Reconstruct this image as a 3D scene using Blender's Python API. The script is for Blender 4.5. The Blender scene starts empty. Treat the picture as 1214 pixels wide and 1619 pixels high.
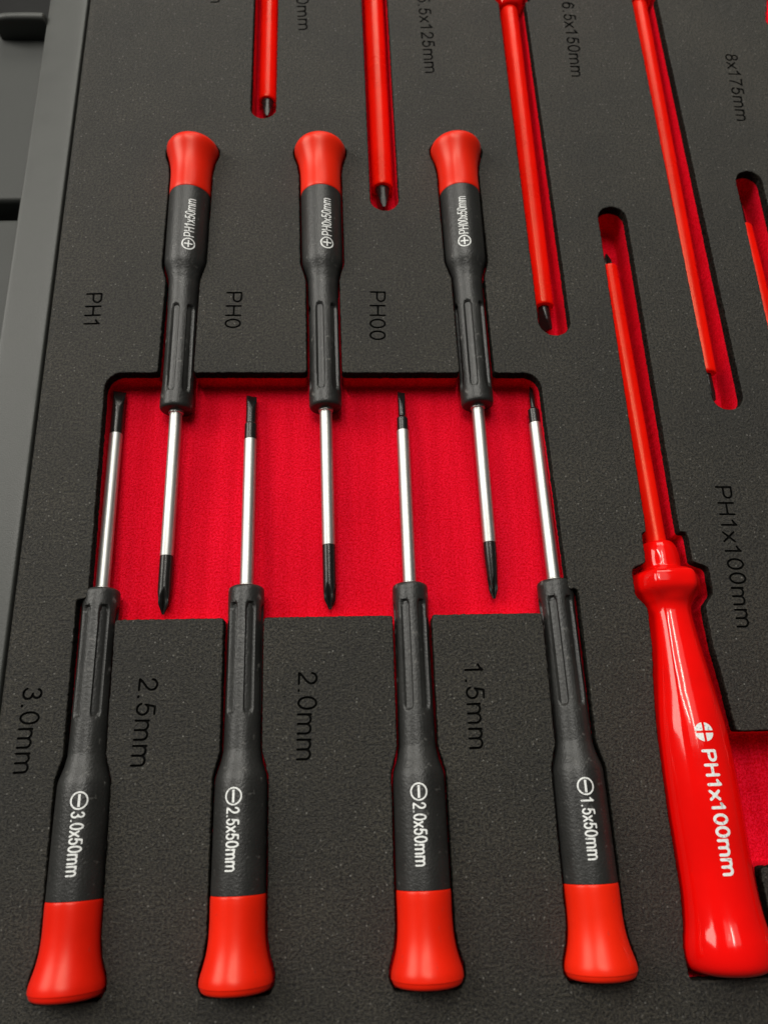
import bpy, bmesh, math, random
import numpy as np
from mathutils import Vector, Matrix
from mathutils.geometry import delaunay_2d_cdt

random.seed(7); rng = np.random.default_rng(7)
SC = bpy.context.scene
COL = SC.collection
MM = 0.001

# ------------------------------------------------------------------ camera
# photo 1214 x 1619; plane of the foam is z = 0, tools run along world Y
W, H, F = 1214.0, 1619.0, 1216.0
CX, CY = W/2, H/2
DIST = 200.0                                   # mm along the axis to the foam
d1 = np.array([(480-CX)/F, (-2660-CY)/F, 1.0]); d1 /= np.linalg.norm(d1)   # world +Y in camera (x right, y down, z fwd)
e = np.array([math.cos(.03), 0, math.sin(.03)])
xw = e - e.dot(d1)*d1; xw /= np.linalg.norm(xw)
zw = np.cross(xw, d1)
RC = np.stack([xw, d1, zw], axis=1)            # world -> camera
FWD = RC.T @ np.array([0, 0, 1.0])
CAM = -DIST*FWD
def P(px, py, z=0.0):
    """photo pixel -> point (mm) on the horizontal plane at height z"""
    d = RC.T @ np.array([(px-CX)/F, (py-CY)/F, 1.0])
    t = (z-CAM[2])/d[2]
    p = CAM + t*d
    return Vector((p[0], p[1], z))

cam_d = bpy.data.cameras.new('camera'); cam = bpy.data.objects.new('camera', cam_d); COL.objects.link(cam)
right = RC.T @ np.array([1.0, 0, 0]); up = RC.T @ np.array([0, -1.0, 0])
M = Matrix(((right[0], up[0], -FWD[0], CAM[0]*MM), (right[1], up[1], -FWD[1], CAM[1]*MM),
            (right[2], up[2], -FWD[2], CAM[2]*MM), (0, 0, 0, 1)))
cam.matrix_world = M
cam_d.sensor_fit = 'VERTICAL'; cam_d.sensor_height = 36; cam_d.lens = F/H*36
cam_d.clip_start = 0.005; cam_d.clip_end = 50
cam_d.dof.use_dof = True; cam_d.dof.focus_distance = 0.198; cam_d.dof.aperture_fstop = 16
SC.camera = cam

# ------------------------------------------------------------------ light (indoors: ceiling lamps, ceiling bounce, unseen side and far light)
wd = bpy.data.worlds.new('World'); SC.world = wd; wd.use_nodes = True
bg = wd.node_tree.nodes['Background']
bg.inputs[0].default_value = (0.95, 1.0, 0.93, 1); bg.inputs[1].default_value = 0.045
def lamp(name, loc, target, sx, sy, power, col=(1, .97, .9)):
    l = bpy.data.lights.new(name, 'AREA'); l.shape = 'RECTANGLE'; l.size = sx; l.size_y = sy
    l.energy = power; l.color = col
    o = bpy.data.objects.new(name, l); COL.objects.link(o)
    o.location = loc
    o.rotation_euler = (Vector(target)-Vector(loc)).to_track_quat('-Z', 'Y').to_euler()
    return o
lamp('ceiling_lamp', (-0.42, 0.80, 1.6), (0, 0.05, 0), 0.06, 0.8, 7.5)
lamp('ceiling_lamp', (0.06, 0.62, 1.75), (0, 0, 0), 0.06, 0.7, 6)
lamp('ceiling_bounce_light', (0.0, 1.0, 2.0), (0, 0.1, 0), 1.4, 1.5, 9, (1, .97, .90))  # added area light standing in for bounce off a bright ceiling
lamp('side_light', (-1.5, 0.75, 1.05), (0, 0.05, 0), 1.0, 0.9, 21, (1, .97, .90))  # low area light from the left, source unseen and of no known type
lamp('far_light', (0.25, 2.5, 1.6), (0, 0.1, 0), 1.6, 0.9, 24, (1, .98, .88))  # grazing area light beyond the far edge, source unseen and of no known type
vs = SC.view_settings
vs.view_transform = 'Standard'; vs.look = 'None'; vs.gamma = 1; vs.exposure = 0.12
SC.cycles.use_denoising = True

# ------------------------------------------------------------------ materials
def mat(name):
    m = bpy.data.materials.new(name); m.use_nodes = True
    nt = m.node_tree; b = nt.nodes['Principled BSDF']
    return m, nt, b
def N(nt, t, **kw):
    n = nt.nodes.new(t)
    for k, v in kw.items():
        if k in n.inputs: n.inputs[k].default_value = v
        else: setattr(n, k, v)
    return n
def coords(nt):
    return nt.nodes.new('ShaderNodeTexCoord').outputs['Object']
def ramp(nt, src, stops):
    r = nt.nodes.new('ShaderNodeValToRGB'); nt.links.new(src, r.inputs[0])
    el = r.color_ramp.elements
    while len(el) < len(stops): el.new(0.5)
    for i, (p, c) in enumerate(stops):
        el[i].position = p; el[i].color = c if len(c) == 4 else (*c, 1)
    return r.outputs[0]
def bump(nt, b, h, strength, dist):
    n = N(nt, 'ShaderNodeBump'); n.inputs['Strength'].default_value = strength; n.inputs['Distance'].default_value = dist
    nt.links.new(h, n.inputs['Height'])
    nt.links.new(n.outputs[0], b.inputs['Normal'])
    return n
def mixc(nt, fac, a, bcol, mode='MIX'):
    m = N(nt, 'ShaderNodeMix', data_type='RGBA', blend_type=mode)
    for s, v in ((0, fac), (6, a), (7, bcol)):
        if hasattr(v, 'links'): nt.links.new(v, m.inputs[s])
        elif s == 0: m.inputs[0].default_value = v
        else: m.inputs[s].default_value = (*v, 1)
    return m.outputs[2]

def foam_material(name, dark, light, rough, speck=True):
    m, nt, b = mat(name); co = coords(nt)
    n1 = N(nt, 'ShaderNodeTexNoise'); n1.inputs['Scale'].default_value = 1650; n1.inputs['Detail'].default_value = 4; n1.inputs['Roughness'].default_value = .7
    nt.links.new(co, n1.inputs['Vector'])
    n2 = N(nt, 'ShaderNodeTexNoise'); n2.inputs['Scale'].default_value = 45; n2.inputs['Detail'].default_value = 3
    nt.links.new(co, n2.inputs['Vector'])
    c = ramp(nt, n1.outputs[0], [(.40, dark), (.62, light)])
    c2 = ramp(nt, n2.outputs[0], [(.3, (.72, .72, .72)), (.7, (1.15, 1.12, 1.08))])
    c = mixc(nt, 1.0, c, c2, 'MULTIPLY')
    if speck:
        v = N(nt, 'ShaderNodeTexVoronoi'); v.inputs['Scale'].default_value = 900; nt.links.new(co, v.inputs['Vector'])
        s = ramp(nt, v.outputs['Distance'], [(.12, (1, 1, 1)), (.24, (0, 0, 0))])
        sep = N(nt, 'ShaderNodeSeparateColor'); nt.links.new(v.outputs['Color'], sep.inputs[0])
        g = N(nt, 'ShaderNodeMath', operation='GREATER_THAN'); g.inputs[1].default_value = .62; nt.links.new(sep.outputs[0], g.inputs[0])
        q = N(nt, 'ShaderNodeMath', operation='MULTIPLY'); nt.links.new(g.outputs[0], q.inputs[0]); nt.links.new(s, q.inputs[1])
        q2 = N(nt, 'ShaderNodeMath', operation='MULTIPLY'); nt.links.new(q.outputs[0], q2.inputs[0]); nt.links.new(sep.outputs[1], q2.inputs[1])
        c = mixc(nt, q2.outputs[0], c, (.15, .145, .13))
    nt.links.new(c, b.inputs['Base Color'])
    b.inputs['Roughness'].default_value = rough
    bump(nt, b, n1.outputs[0], 1.0, .0006)
    return m
M_FOAM = foam_material('black_foam', (.003, .0027, .0021), (.047, .0425, .0325), .56)
M_FOAM.node_tree.nodes['Principled BSDF'].inputs['Specular IOR Level'].default_value = .50
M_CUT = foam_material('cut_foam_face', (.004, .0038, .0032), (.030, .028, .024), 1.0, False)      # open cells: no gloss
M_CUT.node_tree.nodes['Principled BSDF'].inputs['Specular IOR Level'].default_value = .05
M_BURN, nt, b = mat('burnt_engraving'); b.inputs['Base Color'].default_value = (.0025, .0025, .0022, 1); b.inputs['Roughness'].default_value = .95; b.inputs['Specular IOR Level'].default_value = .1
M_RFOAM, nt, b = mat('red_foam'); co = coords(nt)
n1 = N(nt, 'ShaderNodeTexNoise'); n1.inputs['Scale'].default_value = 1900; n1.inputs['Detail'].default_value = 4; n1.inputs['Roughness'].default_value = .75
nt.links.new(co, n1.inputs['Vector'])
mp = N(nt, 'ShaderNodeMapping'); mp.inputs['Scale'].default_value = (260, 9, 60); nt.links.new(co, mp.inputs['Vector'])
n2 = N(nt, 'ShaderNodeTexNoise'); n2.inputs['Scale'].default_value = 1; n2.inputs['Detail'].default_value = 3; nt.links.new(mp.outputs[0], n2.inputs['Vector'])
n3 = N(nt, 'ShaderNodeTexNoise'); n3.inputs['Scale'].default_value = 60; n3.inputs['Detail'].default_value = 5; nt.links.new(co, n3.inputs['Vector'])
c = ramp(nt, n1.outputs[0], [(.40, (.66, .0002, .005)), (.60, (.94, .007, .034))])
c = mixc(nt, 1.0, c, ramp(nt, n2.outputs[0], [(.35, (.88, .8, .85)), (.65, (1.04, 1.2, 1.15))]), 'MULTIPLY')
c = mixc(nt, 1.0, c, ramp(nt, n3.outputs[0], [(.35, (.95, .95, .95)), (.65, (1.03, 1.1, 1.1))]), 'MULTIPLY')
nt.links.new(c, b.inputs['Base Color']); b.inputs['Roughness'].default_value = .9; b.inputs['Specular IOR Level'].default_value = .06
ad = N(nt, 'ShaderNodeMath', operation='MULTIPLY_ADD'); ad.inputs[1].default_value = .25
nt.links.new(n2.outputs[0], ad.inputs[0]); nt.links.new(n1.outputs[0], ad.inputs[2])
bump(nt, b, ad.outputs[0], .9, .00035)

def plastic(name, col, rough, scale=700, bstr=.12, var=.12, spec=.5, scuff=0.0, tint=None):
    m, nt, b = mat(name); co = coords(nt)
    n = N(nt, 'ShaderNodeTexNoise'); n.inputs['Scale'].default_value = scale; n.inputs['Detail'].default_value = 3; nt.links.new(co, n.inputs['Vector'])
    n2 = N(nt, 'ShaderNodeTexNoise'); n2.inputs['Scale'].default_value = 90; n2.inputs['Detail'].default_value = 4; nt.links.new(co, n2.inputs['Vector'])
    lo = tuple(x*(1-var) for x in col); hi = tuple(min(1, x*(1+var)) for x in col)
    c = ramp(nt, n2.outputs[0], [(.35, lo), (.65, hi)])
    if scuff:
        n3 = N(nt, 'ShaderNodeTexNoise'); n3.inputs['Scale'].default_value = 420; n3.inputs['Detail'].default_value = 5; nt.links.new(co, n3.inputs['Vector'])
        k = ramp(nt, n3.outputs[0], [(.64, (0, 0, 0)), (.74, (scuff,)*3)])
        c = mixc(nt, k, c, (.30, .29, .27))
    nt.links.new(c, b.inputs['Base Color'])
    r = N(nt, 'ShaderNodeMapRange'); r.inputs['To Min'].default_value = rough*.8; r.inputs['To Max'].default_value = rough*1.25
    nt.links.new(n2.outputs[0], r.inputs['Value']); nt.links.new(r.outputs[0], b.inputs['Roughness'])
    b.inputs['Specular IOR Level'].default_value = spec
    if tint: b.inputs['Specular Tint'].default_value = (*tint, 1)
    bump(nt, b, n.outputs[0], bstr, .0002)
    return m
M_REDCAP = plastic('red_cap_plastic', (.86, .013, .003), .33, 400, .06, .06, .4, 0, (1, .75, .6))
nt = M_REDCAP.node_tree; b = nt.nodes['Principled BSDF']
src = b.inputs['Base Color'].links[0].from_socket
oi = N(nt, 'ShaderNodeObjectInfo')
c = mixc(nt, 1.0, src, ramp(nt, oi.outputs['Random'], [(0, (.86, .8, .9)), (1, (1.04, 1.5, 1.2))]), 'MULTIPLY')
co = coords(nt); n = N(nt, 'ShaderNodeTexNoise'); n.inputs['Scale'].default_value = 520; n.inputs['Detail'].default_value = 5; nt.links.new(co, n.inputs['Vector'])
c = mixc(nt, ramp(nt, n.outputs[0], [(.66, (0, 0, 0)), (.76, (.35, .35, .35))]), c, (.45, .05, .04))       # scuffs
nt.links.new(c, b.inputs['Base Color'])
M_REDGLOSS = plastic('red_gloss_plastic', (.84, .003, .002), .10, 75, .55, .05, .5, 0, (1, .9, .85))
M_SLEEVE = plastic('red_sleeve_plastic', (.92, .008, .002), .28, 110, .35, .06, .4, 0, (1, .6, .35))
M_BLACK = plastic('black_rubber', (.020, .020, .019), .40, 1700, .5, .25, .5, .35)
M_RIM = plastic('grey_case_plastic', (.052, .054, .050), .46, 2600, .3, .08, .5)
M_PANEL = plastic('grey_panel_plastic', (.036, .038, .035), .55, 2600, .2, .08, .4)
M_DARK = plastic('gap_shade_plastic', (.008, .008, .008), .7, 900, .1, .1, .2)  # near-black colour stands in for deep shade in the panel gaps
M_WHITE = plastic('white_print', (.80, .81, .80), .5, 900, .1, .05)
nt = M_WHITE.node_tree; b = nt.nodes['Principled BSDF']; co = coords(nt)
n = N(nt, 'ShaderNodeTexNoise'); n.inputs['Scale'].default_value = 1500; n.inputs['Detail'].default_value = 4; nt.links.new(co, n.inputs['Vector'])
c = ramp(nt, n.outputs[0], [(.56, (.80, .81, .80)), (.70, (.30, .30, .30))])
nt.links.new(c, b.inputs['Base Color'])
M_STEEL, nt, b = mat('satin_steel'); co = coords(nt)
b.inputs['Metallic'].default_value = 1; b.inputs['Base Color'].default_value = (.52, .52, .505, 1)
mp = N(nt, 'ShaderNodeMapping'); mp.inputs['Scale'].default_value = (60, 2500, 2500); nt.links.new(co, mp.inputs['Vector'])
n = N(nt, 'ShaderNodeTexNoise'); n.inputs['Scale'].default_value = 1; n.inputs['Detail'].default_value = 3; nt.links.new(mp.outputs[0], n.inputs['Vector'])
r = N(nt, 'ShaderNodeMapRange'); r.inputs['To Min'].default_value = .34; r.inputs['To Max'].default_value = .60
nt.links.new(n.outputs[0], r.inputs['Value']); nt.links.new(r.outputs[0], b.inputs['Roughness'])
bump(nt, b, n.outputs[0], .05, .0002)
M_TIP, nt, b = mat('black_oxide_steel'); co = coords(nt)
b.inputs['Metallic'].default_value = .6; b.inputs['Base Color'].default_value = (.030, .029, .028, 1); b.inputs['Roughness'].default_value = .27
n = N(nt, 'ShaderNodeTexNoise'); n.inputs['Scale'].default_value = 900; nt.links.new(co, n.inputs['Vector']); bump(nt, b, n.outputs[0], .12, .0002)
b.inputs['Specular IOR Level'].default_value = .7
ge = N(nt, 'ShaderNodeNewGeometry')                                   # coating worn off the edges
c = mixc(nt, ramp(nt, ge.outputs['Pointiness'], [(.58, (0, 0, 0)), (.68, (.8, .8, .8))]), (.024, .023, .022), (.42, .41, .39))
nt.links.new(c, b.inputs['Base Color'])

# ------------------------------------------------------------------ mesh helpers (mm in, metres out)
def mesh_obj(name, verts, faces, m, parent=None, smooth=True, flat_from=None):
    me = bpy.data.meshes.new(name)
    me.from_pydata([(v[0]*MM, v[1]*MM, v[2]*MM) for v in verts], [], faces)
    me.materials.append(m)
    if smooth:
        me.polygons.foreach_set('use_smooth', [True]*len(me.polygons))
    me.validate(); me.update()
    o = bpy.data.objects.new(name, me); COL.objects.link(o); o.parent = parent
    return o
def fix_normals(o):
    bm = bmesh.new(); bm.from_mesh(o.data); bmesh.ops.recalc_face_normals(bm, faces=bm.faces); bm.to_mesh(o.data); bm.free()
def sharp(o, deg=38):
    o.data.set_sharp_from_angle(angle=math.radians(deg))
def share(o, parent, name=None):
    c = o.copy(); COL.objects.link(c); c.parent = parent
    return c
def interp(tab, s):
    return float(np.interp(s, [t[0] for t in tab], [t[1] for t in tab]))
def smooth_profile(tab, step, rounds=2):
    """densify a polyline profile (s, r) and soften its corners"""
    pts = [Vector(t) for t in tab]
    for _ in range(rounds):
        q = [pts[0]]
        for a, c in zip(pts[:-1], pts[1:]):
            q += [a*.75+c*.25, a*.25+c*.75]
        q.append(pts[-1]); pts = q
    return [(p.x, p.y) for p in pts]
def lathe(name, prof, segs, m, parent=None, mod=None, xsign=-1, close=True):
    """prof: list of (s, r); the axis is local x (x = xsign*s); mod(s, theta, r) -> r"""
    vs_, fs = [], []
    for s, r in prof:
        for k in range(segs):
            th = 2*math.pi*k/segs
            rr = mod(s, th, r) if mod else r
            vs_.append((xsign*s, rr*math.cos(th), rr*math.sin(th)))
    n = len(prof)
    for i in range(n-1):
        for k in range(segs):
            a = i*segs+k; c = i*segs+(k+1) % segs
            fs.append((a, c, c+segs, a+segs))
    if close:
        fs.append(tuple(range(segs))[::-1]); fs.append(tuple((n-1)*segs+k for k in range(segs)))
    o = mesh_obj(name, vs_, fs, m, parent); fix_normals(o); sharp(o, 30)
    return o

# text: sans-serif letters drawn from stroke centrelines (cap height 1) and traced to outlines
def arc(cx, cy, rx, ry, a0, a1, n=14):
    return [(cx+rx*math.cos(math.radians(t)), cy+ry*math.sin(math.radians(t))) for t in np.linspace(a0, a1, n)]
GLYPH = {
 'H': (1.0, [[(.18, .05), (.18, .95)], [(.83, .05), (.83, .95)], [(.18, .52), (.83, .52)]]),
 'P': (.93, [[(.18, .05), (.18, .95), (.56, .95)] + arc(.56, .705, .25, .245, 90, -90) + [(.18, .46)]]),
 '0': (.776, [arc(.388, .5, .27, .45, 0, 360, 36)]),
 '1': (.776, [[(.18, .73), (.33, .82), (.44, .95), (.44, .05)]]),
 '2': (.776, [arc(.38, .68, .25, .27, 175, -25) + [(.50, .42), (.25, .21), (.13, .05), (.65, .05)]]),
 '3': (.776, [arc(.37, .735, .22, .215, 165, -90), arc(.37, .285, .26, .235, 90, -165)]),
 '5': (.776, [[(.61, .94), (.25, .94), (.17, .48)] + arc(.38, .335, .26, .285, 140, -162)]),
 '6': (.776, [arc(.39, .335, .26, .285, 0, 360, 30), [(.62, .77), (.55, .90), (.42, .95), (.28, .90), (.17, .72), (.13, .5), (.13, .34)]]),
 '7': (.776, [[(.12, .93), (.65, .93), (.47, .68), (.34, .35), (.29, .05)]]),
 '8': (.776, [arc(.388, .735, .21, .215, 0, 360, 28), arc(.388, .285, .26, .235, 0, 360, 28)]),
 'x': (.69, [[(.08, .05), (.60, .69)], [(.60, .05), (.08, .69)]]),
 'm': (1.163, [[(.14, .05), (.14, .70)], [(.14, .46)] + arc(.36, .46, .22, .23, 180, 0) + [(.58, .05)], [(.58, .46)] + arc(.80, .46, .22, .23, 180, 0) + [(1.02, .05)]]),
 '.': (.388, [[(.17, .05), (.21, .05)]]),
}
def contours(Fd, gx, gy, G):
    ins = Fd < 0
    cell = ins[:-1, :-1].astype(int)+ins[1:, :-1]*2+ins[1:, 1:]*4+ins[:-1, 1:]*8
    ii, jj = np.nonzero((cell > 0) & (cell < 15))
    seg = {}
    def pt(e_):
        (i, j, d) = e_
        a = Fd[i, j]; c = Fd[i+1, j] if d == 0 else Fd[i, j+1]
        t = a/(a-c)
        return (gx[i]+(G*t if d == 0 else 0), gy[j]+(G*t if d == 1 else 0))
    E = {1: [('L', 'B')], 2: [('B', 'R')], 3: [('L', 'R')], 4: [('R', 'T')], 5: [('L', 'T'), ('R', 'B')], 6: [('B', 'T')], 7: [('L', 'T')], 8: [('T', 'L')],
         9: [('T', 'B')], 10: [('T', 'R'), ('B', 'L')], 11: [('T', 'R')], 12: [('R', 'L')], 13: [('R', 'B')], 14: [('B', 'L')]}
    for i, j in zip(ii.tolist(), jj.tolist()):
        edge = {'B': (i, j, 0), 'T': (i, j+1, 0), 'L': (i, j, 1), 'R': (i+1, j, 1)}
        for a, c in E[int(cell[i, j])]:
            seg.setdefault(edge[a], []).append(edge[c]); seg.setdefault(edge[c], []).append(edge[a])
    loops, seen = [], set()
    for st in list(seg):
        if st in seen: continue
        lp = [st]; seen.add(st); cur = st
        while True:
            nx_ = [q for q in seg[cur] if q not in seen]
            if not nx_: break
            cur = nx_[0]; seen.add(cur); lp.append(cur)
        loops.append(np.array([pt(q) for q in lp]))
    return loops
def resample(pts, step):
    q = np.vstack([pts, pts[:1]]); d = np.hypot(*np.diff(q, axis=0).T); s = np.concatenate([[0], np.cumsum(d)])
    n = max(8, int(s[-1]/step)); t = np.linspace(0, s[-1], n, endpoint=False)
    return np.stack([np.interp(t, s, q[:, 0]), np.interp(t, s, q[:, 1])], axis=1)
def fill(verts, edges):
    """triangles of the even-odd interior of closed outlines"""
    rv, re_, rf, _, oe, _ = delaunay_2d_cdt(verts, edges, [], 0, 1e-5)
    con = {tuple(sorted(e_)) for e_, o_ in zip(re_, oe) if len(o_) % 2 == 1}
    adj = {}
    for fi, t in enumerate(rf):
        for a, c in zip(t, t[1:]+t[:1]): adj.setdefault(tuple(sorted((a, c))), []).append(fi)
    par = {}; stack = []
    for k, fl in adj.items():
        if len(fl) == 1 and fl[0] not in par: par[fl[0]] = 1 if k in con else 0; stack.append(fl[0])
    while stack:
        fi = stack.pop(); t = rf[fi]
        for a, c in zip(t, t[1:]+t[:1]):
            k = tuple(sorted((a, c)))
            for g in adj[k]:
                if g not in par: par[g] = par[fi] ^ (k in con); stack.append(g)
    return rv, [tuple(t) for i, t in enumerate(rf) if par.get(i)]
def text_shape(txt, length, cap, weight, step=None):
    """-> outline points (mm, x from 0 to length, y centred on the cap height), outline edges, fill vertices, triangles"""
    adv = [GLYPH[c][0] for c in txt]; total = sum(adv)-.2
    sx = length/total; x = -.1; strokes = []
    for c, a in zip(txt, adv):
        for st in GLYPH[c][1]: strokes.append([((x+p[0])*sx, p[1]*cap) for p in st])
        x += a
    g = weight/4.5
    gx = np.arange(-weight*2, length+weight*2+.3*sx, g); gy = np.arange(-weight*2, cap+weight*2, g)
    X, Y = np.meshgrid(gx, gy, indexing='ij'); D = np.full(X.shape, 1e9)
    for st in strokes:
        for (ax_, ay), (bx_, by) in zip(st[:-1], st[1:]):
            ex, ey = bx_-ax_, by-ay; l2 = ex*ex+ey*ey+1e-12
            t = np.clip(((X-ax_)*ex+(Y-ay)*ey)/l2, 0, 1)
            D = np.minimum(D, np.hypot(X-ax_-t*ex, Y-ay-t*ey))
    pts, edges = [], []
    for lp in contours(D-weight/2, gx, gy, g):
        if len(lp) < 6: continue
        lp = resample(lp, step or weight*.45); b0 = len(pts); n = len(lp)
        pts += [(p[0], p[1]-cap/2) for p in lp]; edges += [(b0+i, b0+(i+1) % n) for i in range(n)]
    rv, rf = fill([Vector(p) for p in pts], edges)
    return pts, edges, [(p.x, p.y) for p in rv], rf

def refine(v, f, maxlen):
    bm = bmesh.new()
    bv = [bm.verts.new((p[0], p[1], 0)) for p in v]
    for fa in f:
        try: bm.faces.new([bv[i] for i in fa])
        except ValueError: pass
    bmesh.ops.triangulate(bm, faces=bm.faces)
    for _ in range(3):
        long = [e_ for e_ in bm.edges if abs(e_.verts[0].co.y-e_.verts[1].co.y) > maxlen]
        if not long: break
        bmesh.ops.subdivide_edges(bm, edges=long, cuts=1)
        bmesh.ops.triangulate(bm, faces=[fa for fa in bm.faces if len(fa.verts) > 3])
    bm.verts.index_update()
    v2 = np.array([(p.co.x, p.co.y) for p in bm.verts]); f2 = [tuple(q.index for q in fa.verts) for fa in bm.faces]
    bm.free(); return v2, f2
def ring_shape(ro, ri, bars, segs=40):
    """ring symbol with bars [(x0,y0,x1,y1)] around 0,0"""
    v, f = [], []
    for k in range(segs):
        a = 2*math.pi*k/segs
        v += [(ro*math.cos(a), ro*math.sin(a)), (ri*math.cos(a), ri*math.sin(a))]
        j = (k+1) % segs
        f.append((2*k, 2*j, 2*j+1, 2*k+1))
    for x0, y0, x1, y1 in bars:
        b0 = len(v); v += [(x0, y0), (x1, y0), (x1, y1), (x0, y1)]; f.append((b0, b0+1, b0+2, b0+3))
    return v, f

# ------------------------------------------------------------------ small precision screwdrivers
MINI_HANDLE = [(0, 0.0), (0, 3.9), (.35, 4.35), (1.0, 4.5), (4, 4.5), (8, 4.4), (20, 4.32), (33, 4.35), (40, 4.4), (42.5, 4.9), (45.3, 5.8), (46.6, 6.0), (50, 6.05), (70.2, 6.05), (70.2, 5.4)]
CAP_PROF = [(70.25, 5.4), (70.25, 5.95), (70.45, 6.08), (71.2, 6.14), (76, 6.05), (79.5, 6.2), (82, 6.6), (84, 7.15), (85.4, 7.6), (86.3, 7.82), (87.2, 7.86), (87.45, 7.84), (87.55, 7.7), (87.7, 7.66), (88.4, 7.4), (88.85, 6.7), (89.05, 5.0), (89.1, .01)]
MINI_R = [(3.2, 4.5), (40, 4.5), (45.5, 6.05), (78, 6.15), (82, 6.7), (84, 7.4), (85.5, 7.85), (87.6, 7.9), (89.2, 6.9)]
FLOOR_MINI = -8.2
def flute(s, th, r):
    if 3.0 < s < 33.5:
        d = ((th - math.pi/2) % (math.pi/3)) - math.pi/6      # ridge on top, grooves at +-30 degrees
        lat = abs(d)*r
        ends = max(4.6+1.15 - s, s-(31.6-1.15), 0)
        q = math.hypot(lat, ends) - 1.15
        t = min(1, max(0, (-q+.12)/.34)); t = t*t*(3-2*t)
        return r - .72*t
    return r
def densify(prof, lo, hi, step):
    out = []
    for (a, ra), (c, rc) in zip(prof[:-1], prof[1:]):
        out.append((a, ra))
        if a >= lo-1e-6 and c <= hi+1e-6 and c-a > step:
            k = int((c-a)/step)
            out += [(a+(c-a)*i/k, ra+(rc-ra)*i/k) for i in range(1, k)]
    out.append(prof[-1]); return out
_hp = densify(MINI_HANDLE, 1, 40, .45)
_hp = densify(_hp, 40, 46.6, .5)
def ground_radius(prof, s): return interp(prof, s)

proto = {}
def mini_parts(root, kind):
    if 'h' not in proto:
        proto['h'] = lathe('grip', _hp, 144, M_BLACK, root, flute); sharp(proto['h'], 50)
        proto['c'] = lathe('cap', smooth_profile(CAP_PROF, .3, 1), 72, M_REDCAP, root); sharp(proto['c'], 60)
    else:
        h_ = share(proto['h'], root); h_.rotation_euler.x = random.uniform(-.3, .3); c_ = share(proto['c'], root); c_.rotation_euler.x = random.uniform(-3, 3)

def slot_tip(name, L, w0, th0, grind, m, parent, x0, base_r, waist=None, rot=0.0):
    """flat-blade bit from x0 (blade end) outwards; round base_r, ground to a chisel w0 x th0 over the last `grind` mm"""
    segs = 40; vs_, fs = [], []
    if waist: stations = [0, .01, waist[0], waist[0]+.4, waist[0]+waist[2]] + list(np.linspace(waist[0]+waist[2]+.05, L-grind, 4)) + list(np.linspace(L-grind, L, 9)[1:])
    else: stations = [0, .01] + list(np.linspace(.3, L-grind, 4)) + list(np.linspace(L-grind, L, 9)[1:])
    for x in stations:
        if waist and x > waist[0]+.2: 
            t = min(1, (x-waist[0])/waist[2]); R = base_r+(waist[1]-base_r)*t
        else: R = base_r
        g = max(0, (x-(L-grind))/grind)
        hy = min(R, R + (w0/2-R)*g); hz = R if g <= 0 else max(th0/2, R*(1-g)**.75 + th0/2*g)
        if g > 0: hy = R+(w0/2-R)*g
        for k in range(segs):
            a = 2*math.pi*k/segs
            y, z = R*math.cos(a), R*math.sin(a)
            if g > 0:
                y = max(-hy, min(hy, y*max(1, hy/R))); z = max(-hz, min(hz, z))
                if g > .4:
                    t2 = (g-.4)/.6
                    y = y*(1-t2)+t2*hy*max(-1, min(1, 1.35*math.cos(a)))
                    z = z*(1-t2)+t2*hz*max(-1, min(1, 1.6*math.sin(a)))
            c, s_ = math.cos(rot), math.sin(rot)
            vs_.append((x0+x, y*c-z*s_, y*s_+z*c))
    n = len(stations)
    for i in range(n-1):
        for k in range(segs):
            a = i*segs+k; c = i*segs+(k+1) % segs
            fs.append((a, c, c+segs, a+segs))
    fs.append(tuple(range(segs))[::-1]); fs.append(tuple((n-1)*segs+k for k in range(segs)))
    o = mesh_obj(name, vs_, fs, m, parent); fix_normals(o); sharp(o, 28); return o
def cross_tip(name, L, base_r, cone, m, parent, x0, end_r=.35, taper=None):
    segs = 64; vs_, fs = [], []
    st = [0, .01] + list(np.linspace(.5, L-cone-4.5, 4)) + list(np.linspace(L-cone-4.4, L, 18))
    for x in st:
        R = base_r
        if taper and x > taper[0]: R = base_r + (taper[1]-base_r)*min(1, (x-taper[0])/(L-cone-taper[0]))
        if x > L-cone: R = (R-end_r)*(L-x)/cone + end_r
        g = max(0, (x-(L-cone-4.2))/(cone+4.2))
        for k in range(segs):
            a = 2*math.pi*k/segs
            d = abs(((a + math.pi/2*.5 + ROT[0]) % (math.pi/2)) - math.pi/4)   # 0 in the middle of a flute
            half = (math.pi/4)*min(.88, g*2.2)
            r = R
            if half > 0 and d < half:
                core = max(.22, R*(1-.9*min(1, g*1.6)))
                t = 1-(d/half)**1.2
                r = R + (core-R)*t
            vs_.append((x0+x, r*math.cos(a), r*math.sin(a)))
    n = len(st)
    for i in range(n-1):
        for k in range(segs):
            a = i*segs+k; c = i*segs+(k+1) % segs
            fs.append((a, c, c+segs, a+segs))
    fs.append(tuple(range(segs))[::-1]); fs.append(tuple((n-1)*segs+k for k in range(segs)))
    o = mesh_obj(name, vs_, fs, m, parent); fix_normals(o); sharp(o, 30); return o
ROT = [0.0]

def wrapped(name, v, f, s0, roll, rad, m, parent, lift=.035):
    """2D shape (u along towards the cap, v = letter up) laid on the round handle"""
    v, f = refine(v, f, .5)
    out = []
    for u, w in v:
        s = s0+u
        r0 = rad(s, math.pi/2)
        th = math.pi/2 + roll + w/r0
        r = rad(s, th) + lift
        out.append((-s, r*math.cos(th), r*math.sin(th)))
    o = mesh_obj(name, out, f, m, parent); fix_normals(o); return o

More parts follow.
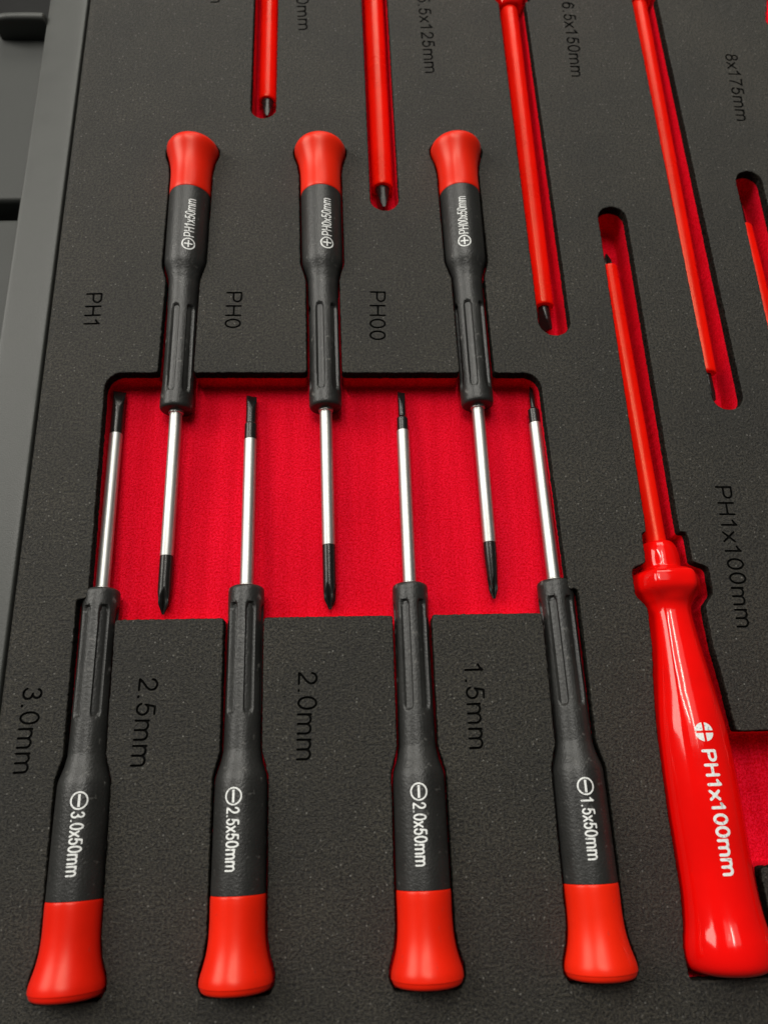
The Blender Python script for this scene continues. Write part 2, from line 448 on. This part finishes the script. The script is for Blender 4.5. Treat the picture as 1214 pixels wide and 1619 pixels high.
def frame_empty(name, origin, xdir, loc_roll=0):
    o = bpy.data.objects.new(name, None); COL.objects.link(o); o.empty_display_size = .01
    x = xdir.normalized(); y = Vector((0, 0, 1)).cross(x).normalized(); z = x.cross(y)
    R = Matrix((x, y, z)).transposed()
    o.matrix_world = Matrix.Translation(origin*MM) @ R.to_4x4()
    return o

POCKETS = []          # (kind, ...) in plan view, cut out of the foam
def mini(tip, front, end, kind, txt, roll, label, tipspec):
    zt, ze = FLOOR_MINI+1.95, FLOOR_MINI+7.95
    a = P(*tip, zt); c = P(*end, ze + (3.0 if kind == 'cross' else -1.0))
    zf = zt + (ze-zt)*.385
    fr = P(*front, zf)
    # axis through tip and cap end in plan
    ax = Vector((a.x-c.x, a.y-c.y, 0)).normalized()
    c0 = c - ax*0; n = Vector((-ax.y, ax.x, 0))
    L_h = (fr-c).dot(ax); L_b = (a-fr).dot(ax)
    # keep the true handle length, centred on what the photo shows
    mid = c + ax*(L_h/2); k = L_h/89.6
    base = mid + ax*(89.6/2)*1.0
    base.z = zf
    # vertical tilt
    tilt = (ze-zt)/(89.6+L_b)
    xd = Vector((ax.x, ax.y, -tilt))
    root = frame_empty('precision_screwdriver', base, xd)
    print('mini', txt, 'handle', round(L_h, 1), 'blade', round(L_b, 1), 'ang', round(math.degrees(math.atan2(ax.x, ax.y)), 1))
    LB = L_b + (L_h-89.6)/2
    root['label'] = label; root['category'] = 'screwdriver'; root['group'] = 'precision screwdrivers around the red recess'
    mini_parts(root, kind)
    tl = tipspec['L']; br = tipspec.get('br', 1.72)
    lathe('blade', [(0.3, br*.8), (0.25, br+.35), (-.7, br+.3), (-.9, br), (-1.2, br), (-(LB-tl)+.4, br), (-(LB-tl)+.12, br), (-(LB-tl), br-.12), (-(LB-tl), .5)], 40, M_STEEL, root); 
    if kind == 'slot':
        slot_tip('tip', tl, tipspec['w'], tipspec['t'], tipspec['g'], M_TIP, root, LB-tl, tipspec['r'], tipspec.get('waist'), tipspec.get('rot', 0))
    else:
        cross_tip('tip', tl, tipspec['r'], tipspec['cone'], M_TIP, root, LB-tl, taper=tipspec.get('taper'))
    # white print: drive symbol, then the size, reading towards the cap
    rad = lambda s, th: interp(MINI_HANDLE[2:-1], s)
    R = 1.95
    bars = [(-1.35, -.26, 1.35, .26)] if kind == 'slot' else [(-1.2, -.2, 1.2, .2), (-.2, -1.2, .2, 1.2)]
    v, f = ring_shape(R, R-.36, bars)
    mk = wrapped('drive_symbol', v, f, 50.0, roll, rad, M_WHITE, root)
    _, _, v, f = text_shape(txt, 12.9, 2.95, .38 if kind == 'slot' else .29 if len(txt) < 9 else .25)
    wrapped('size_print', v, f, 52.4, roll, rad, M_WHITE, root)
    POCKETS.append(('rev', Vector((base.x, base.y, 0)), Vector((ax.x, ax.y, 0)), MINI_R, .32, 'mini'))
    return root

SL = lambda L, r, w, t, g, **k: dict(L=L, r=r, w=w, t=t, g=g, **k)
mini((190, 620), (167, 931), (107, 1587), 'slot', '3.0x50mm', .16, 'black screwdriver with red cap printed 3.0x50mm, its slotted tip as wide as the blade', SL(13.2, 1.72, 3.4, .55, 5.2, rot=.32))
mini((398, 627), (393, 922), (374, 1583), 'slot', '2.5x50mm', -.14, 'black screwdriver with red cap printed 2.5x50mm, short slanted slotted tip', SL(13.6, 1.68, 2.9, .5, 4.6, waist=(4.6, 1.42, .25), rot=.4))
mini((634, 621), (647, 921), (676, 1569), 'slot', '2.0x50mm', -.08, 'black screwdriver with red cap printed 2.0x50mm, narrow stepped slotted tip', SL(12.2, 1.55, 2.1, .45, 5.0, waist=(3.8, 1.02, .9), rot=.25))
mini((838, 608), (870, 916), (950, 1557), 'slot', '1.5x50mm', .0, 'black screwdriver with red cap printed 1.5x50mm, needle-thin slotted tip', SL(12.6, 1.6, .35, .35, 7.5, waist=(4.2, .75, .8), rot=-1.2))
ROT[0] = .15
mini((258, 972), (283, 646), (303, 222), 'cross', 'PH1x50mm', -.3, 'black screwdriver with red cap printed PH1x50mm, blunt cross tip', dict(L=15.2, r=1.75, cone=2.6))
ROT[0] = -.25
mini((522, 964), (512, 646), (505, 219), 'cross', 'PH0x50mm', -.28, 'black screwdriver with red cap printed PH0x50mm, medium pointed cross tip', dict(L=17.0, r=1.7, cone=2.6))
ROT[0] = .3
mini((781, 947), (750, 640), (721, 219), 'cross', 'PH00x50mm', .12, 'black screwdriver with red cap printed PH00x50mm, tapered fine cross tip', dict(L=15.0, r=1.7, cone=2.2, taper=(4.0, 1.15)))

# ------------------------------------------------------------------ large red insulated screwdrivers
FLOOR_BIG = -12.0
BIG = [(0, 2.4), (0, 3.8), (.8, 4.5), (2.5, 5.0), (4.5, 5.2), (6.5, 5.1), (7.6, 5.15), (8.0, 6.6), (8.7, 8.3), (9.8, 9.7), (12.8, 9.8), (14.2, 9.2), (15.8, 7.2), (17.2, 6.0), (19, 5.75), (23, 6.0), (28, 6.6), (35, 7.6), (43, 8.5), (52, 8.95), (62, 8.95), (72, 8.65), (80, 8.5), (86, 9.0), (89.5, 9.8), (92.3, 9.95), (94.3, 9.3), (95.4, 7.2), (95.8, 4.5), (95.9, .01)]
BIG = [(q if q < 18 else 18+(q-18)*1.05, r_) for q, r_ in BIG]
BIGP = smooth_profile(BIG, .4, 2)
def big_rad(s, th, r=None, k=1.0):
    if r is None: r = interp(BIGP[2:], s)
    d = ((th - math.pi/2 + math.pi/6) % (math.pi/3)) - math.pi/6      # 0 on a flat
    hexr = .88/math.cos(d)                                            # hexagon with its flats on top
    if 7.4 < s < 16.5: kk = .75*min(1, (s-7.4)/1.0, (16.5-s)/1.8)
    elif s >= 16.5: kk = .30*min(1, (s-16.5)/3)*(1 if s < 40 else max(.25, 1-(s-40)/10))*(1 if s < 80 else max(0, 1-(s-80)/8))
    else: kk = 0
    return r*(1-kk + kk*min(1.0, hexr))
BIG_OUT = [(-1, 5.4), (6.6, 5.5), (8.0, 9.4), (15.0, 9.4), (18, 6.8), (28, 7.1), (35, 8.0), (45, 8.9), (64, 9.2), (74, 9.0), (80, 8.9), (86, 9.4), (90, 10.1), (95.4, 9.7)]
BIG_OUT = [(q if q < 18 else 18+(q-18)*1.05, r_) for q, r_ in BIG_OUT]
bigproto = []
def big(slot, slot_r, tip, sleeve, nose, shaft_r, label, print_txt=None, flat=True, blade_w=4.0, blade_rot=0.0):
    """slot: pixels of the slot's centre line on the foam (its tip end first); tip, sleeve end and nose: pixels, put on that line"""
    zt = FLOOR_BIG + shaft_r + .2
    zn = zt + (-2.0-zt)*.5
    sa, sb = P(*slot[0]), P(*slot[1])
    ax = (sa-sb).normalized()
    b_ = sa + ax*((P(*nose, zn)-sa).dot(ax)); b_.z = zn
    L = (P(*tip, zt)-b_).dot(ax); metal = abs((P(*tip, zt)-P(*sleeve, zt)).dot(ax))
    tilt = (-2.0-zt)/(95+L)
    print('big', label[:30], 'shaft', round(L, 1), 'metal', round(metal, 1))
    root = frame_empty('insulated_screwdriver', b_, Vector((ax.x, ax.y, -tilt)))
    root['label'] = label; root['category'] = 'screwdriver'; root['group'] = 'large red insulated screwdrivers'
    if not bigproto:
        bp = densify(BIGP, 16, 99, .8)
        h = lathe('handle', bp, 96, M_REDGLOSS, root, lambda s, th, r: big_rad(s, th, r)); sharp(h, 60); bigproto.append(h)
    else: share(bigproto[0], root)
    sl = L-metal
    lathe('insulating_sleeve', [(1.5, shaft_r*.9), (-.1, shaft_r), (-.6, shaft_r), (-sl+1.0, shaft_r), (-sl+.5, shaft_r), (-sl+.15, shaft_r-.2), (-sl, shaft_r-.6), (-sl, .6)], 40, M_SLEEVE, root)
    if flat: slot_tip('tip', metal+3, blade_w, .7, metal, M_TIP, root, sl-3, blade_w*.42, rot=blade_rot)
    else: cross_tip('tip', metal+5, shaft_r*.58, 3.0, M_TIP, root, sl-5)
    if print_txt:
        v, f = [], []
        for q in range(4):                                   # white disc cut by a red cross
            a0 = q*math.pi/2; pts = [(.28, .28)]
            R = 2.15
            b0 = math.asin(.28/R)
            for t in np.linspace(b0, math.pi/2-b0, 9): pts.append((R*math.cos(t), R*math.sin(t)))
            base = len(v)
            for x, y in pts: v.append((x*math.cos(a0)-y*math.sin(a0), x*math.sin(a0)+y*math.cos(a0)))
            f += [(base, base+i, base+i+1) for i in range(1, 9)]
        wrapped('drive_symbol', v, f, 49.2, .0, lambda s, th: big_rad(s, th), M_WHITE, root, .04)
        _, _, v, f = text_shape(print_txt, 26.3, 3.1, .62)
        wrapped('size_print', v, f, 53.2, .02, lambda s, th: big_rad(s, th), M_WHITE, root, .04)
    POCKETS.append(('rev', Vector((b_.x+.35, b_.y, 0)), Vector((ax.x, ax.y, 0)), BIG_OUT, .5, 'big'))
    POCKETS.append(('cap', Vector((b_.x, b_.y, 0))-ax*2, sa, slot_r))
    return root
big(((968, 345), (1046, 830)), 4.3, (960, 402), (965, 424), (1048, 860), 2.6, 'red glossy screwdriver with its whole handle printed PH1x100mm', print_txt='PH1x100mm', flat=False)
big(((416.5, 171), (421, 0)), 3.95, (413, 188), (414, 160), (431, -330), 2.9, 'thinnest red insulated shaft, ending in the foam between the PH1x50mm and PH0x50mm caps', blade_w=5.0, blade_rot=1.5)
big(((608, 314), (592, 0)), 4.3, (604, 333), (603, 298), (590, -250), 3.4, 'red insulated shaft with thin upright blade tip, between the caps printed PH0x50mm and PH00x50mm', blade_w=5.6, blade_rot=1.5)
big(((876, 508), (814, 40)), 4.5, (862, 523), (855, 487), (808, 20), 3.1, 'red insulated shaft with white highlight and dark tip, beside the foam mark 6.5x150mm', blade_w=4.0, blade_rot=.9)
big(((1149, 625), (1027, 40)), 4.3, (1126, 635), (1118, 592), (1012, 10), 3.0, 'red insulated shaft between the foam marks 6.5x150mm and 8x175mm', blade_w=3.6, blade_rot=1.3)
big(((1184, 287), (1233, 502)), 4.05, (1172, 312), (1180, 360), (1330, 880), 2.9, 'red insulated shaft low in its slot below the foam mark 8x175mm', flat=False)

# other recesses in the foam
def quad(*pts): POCKETS.append(('poly', [P(*p) for p in pts]))
quad((161, 597), (860, 597), (908, 958), (130, 971))                       # red recess shared by the small blades
quad((1120, 1165), (1420, 1160), (1440, 1355), (1140, 1362))               # finger recess beside the big handle
POCKETS.append(('cap', P(1229, 32), P(1240, -150), 4.0))

# ------------------------------------------------------------------ foam insert: plan-view field -> contours
SEAM = sum(P(*p).x for p in ((146, 0), (108, 270), (69, 540), (38, 780)))/4
X0, X1, Y0, Y1 = SEAM+2.4, 190.0, -150.0, 330.0
G = .3
gx = np.arange(X0-3, X1+3, G); gy = np.arange(Y0-3, Y1+3, G)
GX, GY = np.meshgrid(gx, gy, indexing='ij')
FLD = np.full(GX.shape, 3.0)
def poly_sdf(pts):
    out = np.full(GX.shape, -1e9)
    n = len(pts); area = sum(pts[i].x*pts[(i+1) % n].y-pts[(i+1) % n].x*pts[i].y for i in range(n))
    for i in range(n):
        a, c = pts[i], pts[(i+1) % n]
        ex, ey = c.x-a.x, c.y-a.y; l = math.hypot(ex, ey)
        d = ((GX-a.x)*ey-(GY-a.y)*ex)/l*(1 if area > 0 else -1)
        out = np.maximum(out, d)
    return out
for p in POCKETS:
    if p[0] == 'rev':
        o, ax, prof, gap = p[1:5]
        s = -((GX-o.x)*ax.x+(GY-o.y)*ax.y); lat = np.abs(-(GX-o.x)*ax.y+(GY-o.y)*ax.x)
        r = np.interp(s, [q[0] for q in prof], [q[1] for q in prof])
        d = np.maximum(lat-(r+gap), np.maximum(prof[0][0]-gap-s, s-prof[-1][0]-gap*1.6))
    elif p[0] == 'cap':
        a, c, r = p[1:]
        ax = c-a; l2 = ax.x**2+ax.y**2
        t = np.clip(((GX-a.x)*ax.x+(GY-a.y)*ax.y)/l2, 0, 1)
        d = np.hypot(GX-a.x-t*ax.x, GY-a.y-t*ax.y)-r
    else:
        d = poly_sdf(p[1])
        c = sum(p[1], Vector())/len(p[1])
        rad = 4.6                                            # rounded corners
        sh = poly_sdf([q+(c-q).normalized()*rad*1.414 for q in p[1]])
        # outside distance of the shrunken quad, then inflate
        ins = np.minimum(sh, 0)
        dist = np.full(GX.shape, 1e9)
        pts = [q+(c-q).normalized()*rad*1.414 for q in p[1]]
        for i in range(len(pts)):
            a, e2 = pts[i], pts[(i+1) % len(pts)]; ax = e2-a; l2 = ax.x**2+ax.y**2
            t = np.clip(((GX-a.x)*ax.x+(GY-a.y)*ax.y)/l2, 0, 1)
            dist = np.minimum(dist, np.hypot(GX-a.x-t*ax.x, GY-a.y-t*ax.y))
        d = np.where(sh > 0, dist, sh)-rad
    FLD = np.minimum(FLD, np.clip(d, -3, 3))
# soften inner corners, add the slight raggedness of cut foam
ker = np.exp(-.5*(np.arange(-4, 5)*G/.42)**2); ker /= ker.sum()
for axn in (0, 1):
    FLD = np.apply_along_axis(lambda a: np.convolve(np.pad(a, 4, mode='edge'), ker, 'valid'), axn, FLD)
rg = rng.normal(size=FLD.shape)
k2 = np.array([.25, .5, .25])
for axn in (0, 1):
    rg = np.apply_along_axis(lambda a: np.convolve(np.pad(a, 1, mode='edge'), k2, 'valid'), axn, rg)
FLD += rg*.10
# keep the pockets inside the sheet
FLD = np.maximum(FLD, np.maximum(np.maximum(X0+2-GX, GX-X1+2), np.maximum(Y0+2-GY, GY-Y1+2)))

LOOPS = []
for lp in contours(FLD, gx, gy, G):
    if len(lp) < 20: continue
    lp = resample(lp, .42)
    a = .5*np.sum(lp[:, 0]*np.roll(lp[:, 1], -1)-np.roll(lp[:, 0], -1)*lp[:, 1])
    if a < 0: lp = lp[::-1]
    if abs(a) > 8: LOOPS.append(lp)
print('pocket loops', len(LOOPS), sum(len(l) for l in LOOPS))
def loop_normals(lp):
    sm = lp
    for _ in range(3): sm = (np.roll(sm, 1, 0)+sm*2+np.roll(sm, -1, 0))/4
    t = np.roll(sm, -1, 0)-np.roll(sm, 1, 0); t /= np.linalg.norm(t, axis=1)[:, None]+1e-9
    return np.stack([t[:, 1], -t[:, 0]], axis=1)                # outwards from the pocket

foam = bpy.data.objects.new('foam_insert', None); COL.objects.link(foam); foam.location = (0, 0, -.0145); foam.empty_display_size = .01
foam['label'] = 'black foam tool insert with red lined cutouts and engraved sizes'; foam['category'] = 'foam insert'
ZF = 14.5                                                         # parent offset in mm
BLACK_T = 3.1

# engraved size marks: real recesses in the sheet
TEXTS = [('PH1', (150, 463), (145, 517), 4.6), ('PH0', (371, 461), (368, 518), 4.6), ('PH00', (597, 460), (597, 537), 4.6),
         ('3.0mm', (53, 1088), (37, 1223), 4.7), ('2.5mm', (236, 1073), (222, 1212), 4.7), ('2.0mm', (487, 1063), (484, 1202), 4.7), ('1.5mm', (748, 1048), (757, 1184), 4.6),
         ('PH1x100mm', (1142, 768), (1178, 992), 4.4), ('8x175mm', (1155, 86), (1174, 191), 4.2), ('6.5x150mm', (897, 4), (913, 121), 4.2), ('5.5x125mm', (669, -6), (682, 115), 4.2),
         ('0mm', (478, -4), (482, 47), 4.2), ('mm', (344, -28), (343, 4), 4.2)]
DEPTH = .45
tv, te = [], []                                                   # outlines for the sheet triangulation
for txt, pa, pc, cap in TEXTS:
    a, c = P(*pa), P(*pc)
    dx = (c-a); L = dx.length; dx.normalize(); dy = Vector((-dx.y, dx.x, 0))          # reading down: letter tops point to +X
    pts, le, fv, ff = text_shape(txt, L, cap, .56, .22)
    to3 = lambda p: a + dx*p[0] + dy*p[1]
    P2 = [to3(p) for p in pts]; F2 = [to3(p) for p in fv]; n = len(P2)
    V = [(p.x, p.y, ZF-DEPTH) for p in P2]+[(p.x, p.y, ZF-.002) for p in P2]+[(p.x, p.y, ZF-DEPTH) for p in F2]
    Fc = [(i, j, j+n, i+n) for i, j in le]+[tuple(k+2*n for k in t) for t in ff]
    mesh_obj('size_marking', V, Fc, M_BURN, foam, smooth=False)
    b0 = len(tv); tv += [Vector((p.x, p.y)) for p in P2]; te += [(i+b0, j+b0) for i, j in le]

V, Fc, flat = [], [], []
cv = [Vector((X0, Y0)), Vector((X1, Y0)), Vector((X1, Y1)), Vector((X0, Y1))]
ce = [(0, 1), (1, 2), (2, 3), (3, 0)]
LIP = [(.42, 0.0), (.17, -.09), (.03, -.30), (0, -.6), (0.02, -1.6), (0.0, -BLACK_T)]
rings = []
for lp in LOOPS:
    nrm = loop_normals(lp)
    top = lp+nrm*LIP[0][0]
    b0 = len(cv); cv += [Vector((p[0], p[1])) for p in top]; n = len(top)
    ce += [(b0+i, b0+(i+1) % n) for i in range(n)]
b0 = len(cv); cv += tv; ce += [(i+b0, j+b0) for i, j in te]
rv, rf = fill(cv, ce)
V = [(p.x, p.y, ZF) for p in rv]; Fc = [tuple(q) for q in rf]
ntop = len(Fc)
for lp in LOOPS:
    nrm = loop_normals(lp); n = len(lp); b0 = len(V)
    for off, z in LIP:
        jit = rng.normal(size=n)*(.03 if z < -.05 else 0)
        q = lp+nrm*(off+jit)[:, None]
        V += [(p[0], p[1], ZF+z) for p in q]
    for k in range(len(LIP)-1):
        for i in range(n):
            j = (i+1) % n
            Fc.append((b0+k*n+i, b0+k*n+j, b0+(k+1)*n+j, b0+(k+1)*n+i))
# rounded outer edge towards the case
EDGE = [(0, 0.0), (.3, -.06), (1.5, -.42), (2.1, -.7), (2.4, -1.2), (2.5, -14.0)]
b0 = len(V)
ys = np.arange(Y0, Y1+1, 3.0); ys[-1] = Y1
for off, z in EDGE:
    V += [(X0-off, y, ZF+z) for y in ys]
n = len(ys)
for k in range(len(EDGE)-1):
    for i in range(n-1):
        Fc.append((b0+k*n+i, b0+k*n+i+1, b0+(k+1)*n+i+1, b0+(k+1)*n+i))
sheet = mesh_obj('foam_sheet', V, Fc, M_FOAM, foam, smooth=True)
sm = np.ones(len(sheet.data.polygons), bool); sm[:ntop] = False
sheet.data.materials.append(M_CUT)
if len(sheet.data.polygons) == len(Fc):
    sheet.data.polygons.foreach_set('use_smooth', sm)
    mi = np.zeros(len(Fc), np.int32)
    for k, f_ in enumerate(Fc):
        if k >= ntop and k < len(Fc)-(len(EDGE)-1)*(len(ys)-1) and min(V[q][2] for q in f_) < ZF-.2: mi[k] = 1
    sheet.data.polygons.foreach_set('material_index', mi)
bm = bmesh.new(); bm.from_mesh(sheet.data); bmesh.ops.remove_doubles(bm, verts=bm.verts, dist=1e-7); bm.to_mesh(sheet.data); bm.free()

# red lower layer: walls and floor of every pocket
bigpts = [(p[1].x - p[2].x*5, p[1].y - p[2].y*5) for p in POCKETS if p[0] == 'rev' and p[5] == 'big']
def inside(lp, q):
    x, y = lp[:, 0], lp[:, 1]; x2, y2 = np.roll(x, -1), np.roll(y, -1)
    c = ((y > q[1]) != (y2 > q[1])) & (q[0] < (x2-x)*(q[1]-y)/(y2-y+1e-12)+x)
    return c.sum() % 2 == 1
recess = []
for lp in LOOPS:
    deep = any(inside(lp, q) for q in bigpts) or np.ptp(lp[:, 0]) < 60 and not any(inside(lp, (p[1].x-p[2].x*60, p[1].y-p[2].y*60)) for p in POCKETS if p[0] == 'rev')
    zf = FLOOR_BIG if deep else FLOOR_MINI
    nrm = loop_normals(lp); n = len(lp)
    prof = [(.25, -BLACK_T-.01), (.05, -BLACK_T-.05), (.02, -BLACK_T-.5), (0, zf+.7), (-.12, zf+.25), (-.5, zf)]
    V, Fc = [], []
    for off, z in prof:
        jit = rng.normal(size=n)*(.02 if z > zf+.1 else 0)
        q = lp+nrm*(off+jit)[:, None]; V += [(p[0], p[1], ZF+z) for p in q]
    for k in range(len(prof)-1):
        for i in range(n):
            j = (i+1) % n; Fc.append((k*n+i, k*n+j, (k+1)*n+j, (k+1)*n+i))
    q = lp+nrm*prof[-1][0]
    rv, rf = fill([Vector(p) for p in q], [(i, (i+1) % n) for i in range(n)])
    b0 = len(V); V += [(p.x, p.y, ZF+zf) for p in rv]; Fc += [tuple(i+b0 for i in t) for t in rf]
    o = mesh_obj('red_recess', V, Fc, M_RFOAM, foam); sharp(o, 40)

# ------------------------------------------------------------------ grey plastic case at the left
case = bpy.data.objects.new('tool_case', None); COL.objects.link(case); case.location = (SEAM*MM, 0, -.016); case.empty_display_size = .01
case['label'] = 'grey plastic tool case edge with stepped outer panels'; case['category'] = 'tool case'
ZC = 16.0
def extrude_profile(name, prof, m, y0, y1, step=4.0, parent=case, yround=0.0):
    ys = np.arange(y0, y1+.01, step); V, Fc = [], []
    for x, z in prof:
        for y in ys:
            t = 0.0
            if yround > 0:
                dd = max(0, yround-min(y-y0, y1-y)); t = yround-math.sqrt(max(0, yround**2-dd**2))
            V.append((x, y, z+ZC-t))
    n = len(ys)
    for k in range(len(prof)-1):
        for i in range(n-1): Fc.append((k*n+i, k*n+i+1, (k+1)*n+i+1, (k+1)*n+i))
    Fc.append(tuple(k*n for k in range(len(prof)))); Fc.append(tuple(k*n+n-1 for k in range(len(prof)))[::-1])
    o = mesh_obj(name, V, Fc, m, parent); fix_normals(o); sharp(o, 35); return o
rim = smooth_profile([(-.3, -13), (-.3, -1.0), (-.4, -.35), (-.8, -.05), (-2.2, .08), (-6, .15), (-11.4, .1), (-12.6, -.1), (-13.1, -.8), (-13.2, -29.5)], .3, 2)
extrude_profile('rim', rim, M_RIM, Y0, Y1)
extrude_profile('case_floor', [(-.3, -15.0), (-.3, -14.4), (X1-SEAM+2, -14.4), (X1-SEAM+2, -15.0)], M_PANEL, Y0-2, Y1+2, 20)
zp = -6.0
yA, yB, yC, yD = (P(40, y, zp).y for y in (62, 317, 345, 900))
def panel(y0, y1, z=zp):
    pr = smooth_profile([(-13.3, -29.5), (-13.3, z-1.5), (-13.35, z-.5), (-13.8, z-.05), (-15, z), (-40, z-.2), (-70, z-1.5), (-70, -29.5)], .3, 1)
    return extrude_profile('outer_panel', pr, M_PANEL, y0, y1, .5, yround=1.6)
panel(yB, yA+2); panel(yD-90, yC)
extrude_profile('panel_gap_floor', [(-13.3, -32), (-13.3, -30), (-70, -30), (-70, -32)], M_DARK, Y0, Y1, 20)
y1_ = P(40, 62, zp).y
extrude_profile('latch_bar', smooth_profile([(-13.3, -29), (-13.3, zp+6), (-13.4, zp+7.6), (-14.4, zp+8), (-26, zp+8), (-29, zp+7.2), (-30, zp+5), (-30, -29)], .3, 2), M_RIM, y1_, y1_+3.0, .15, yround=1.4)
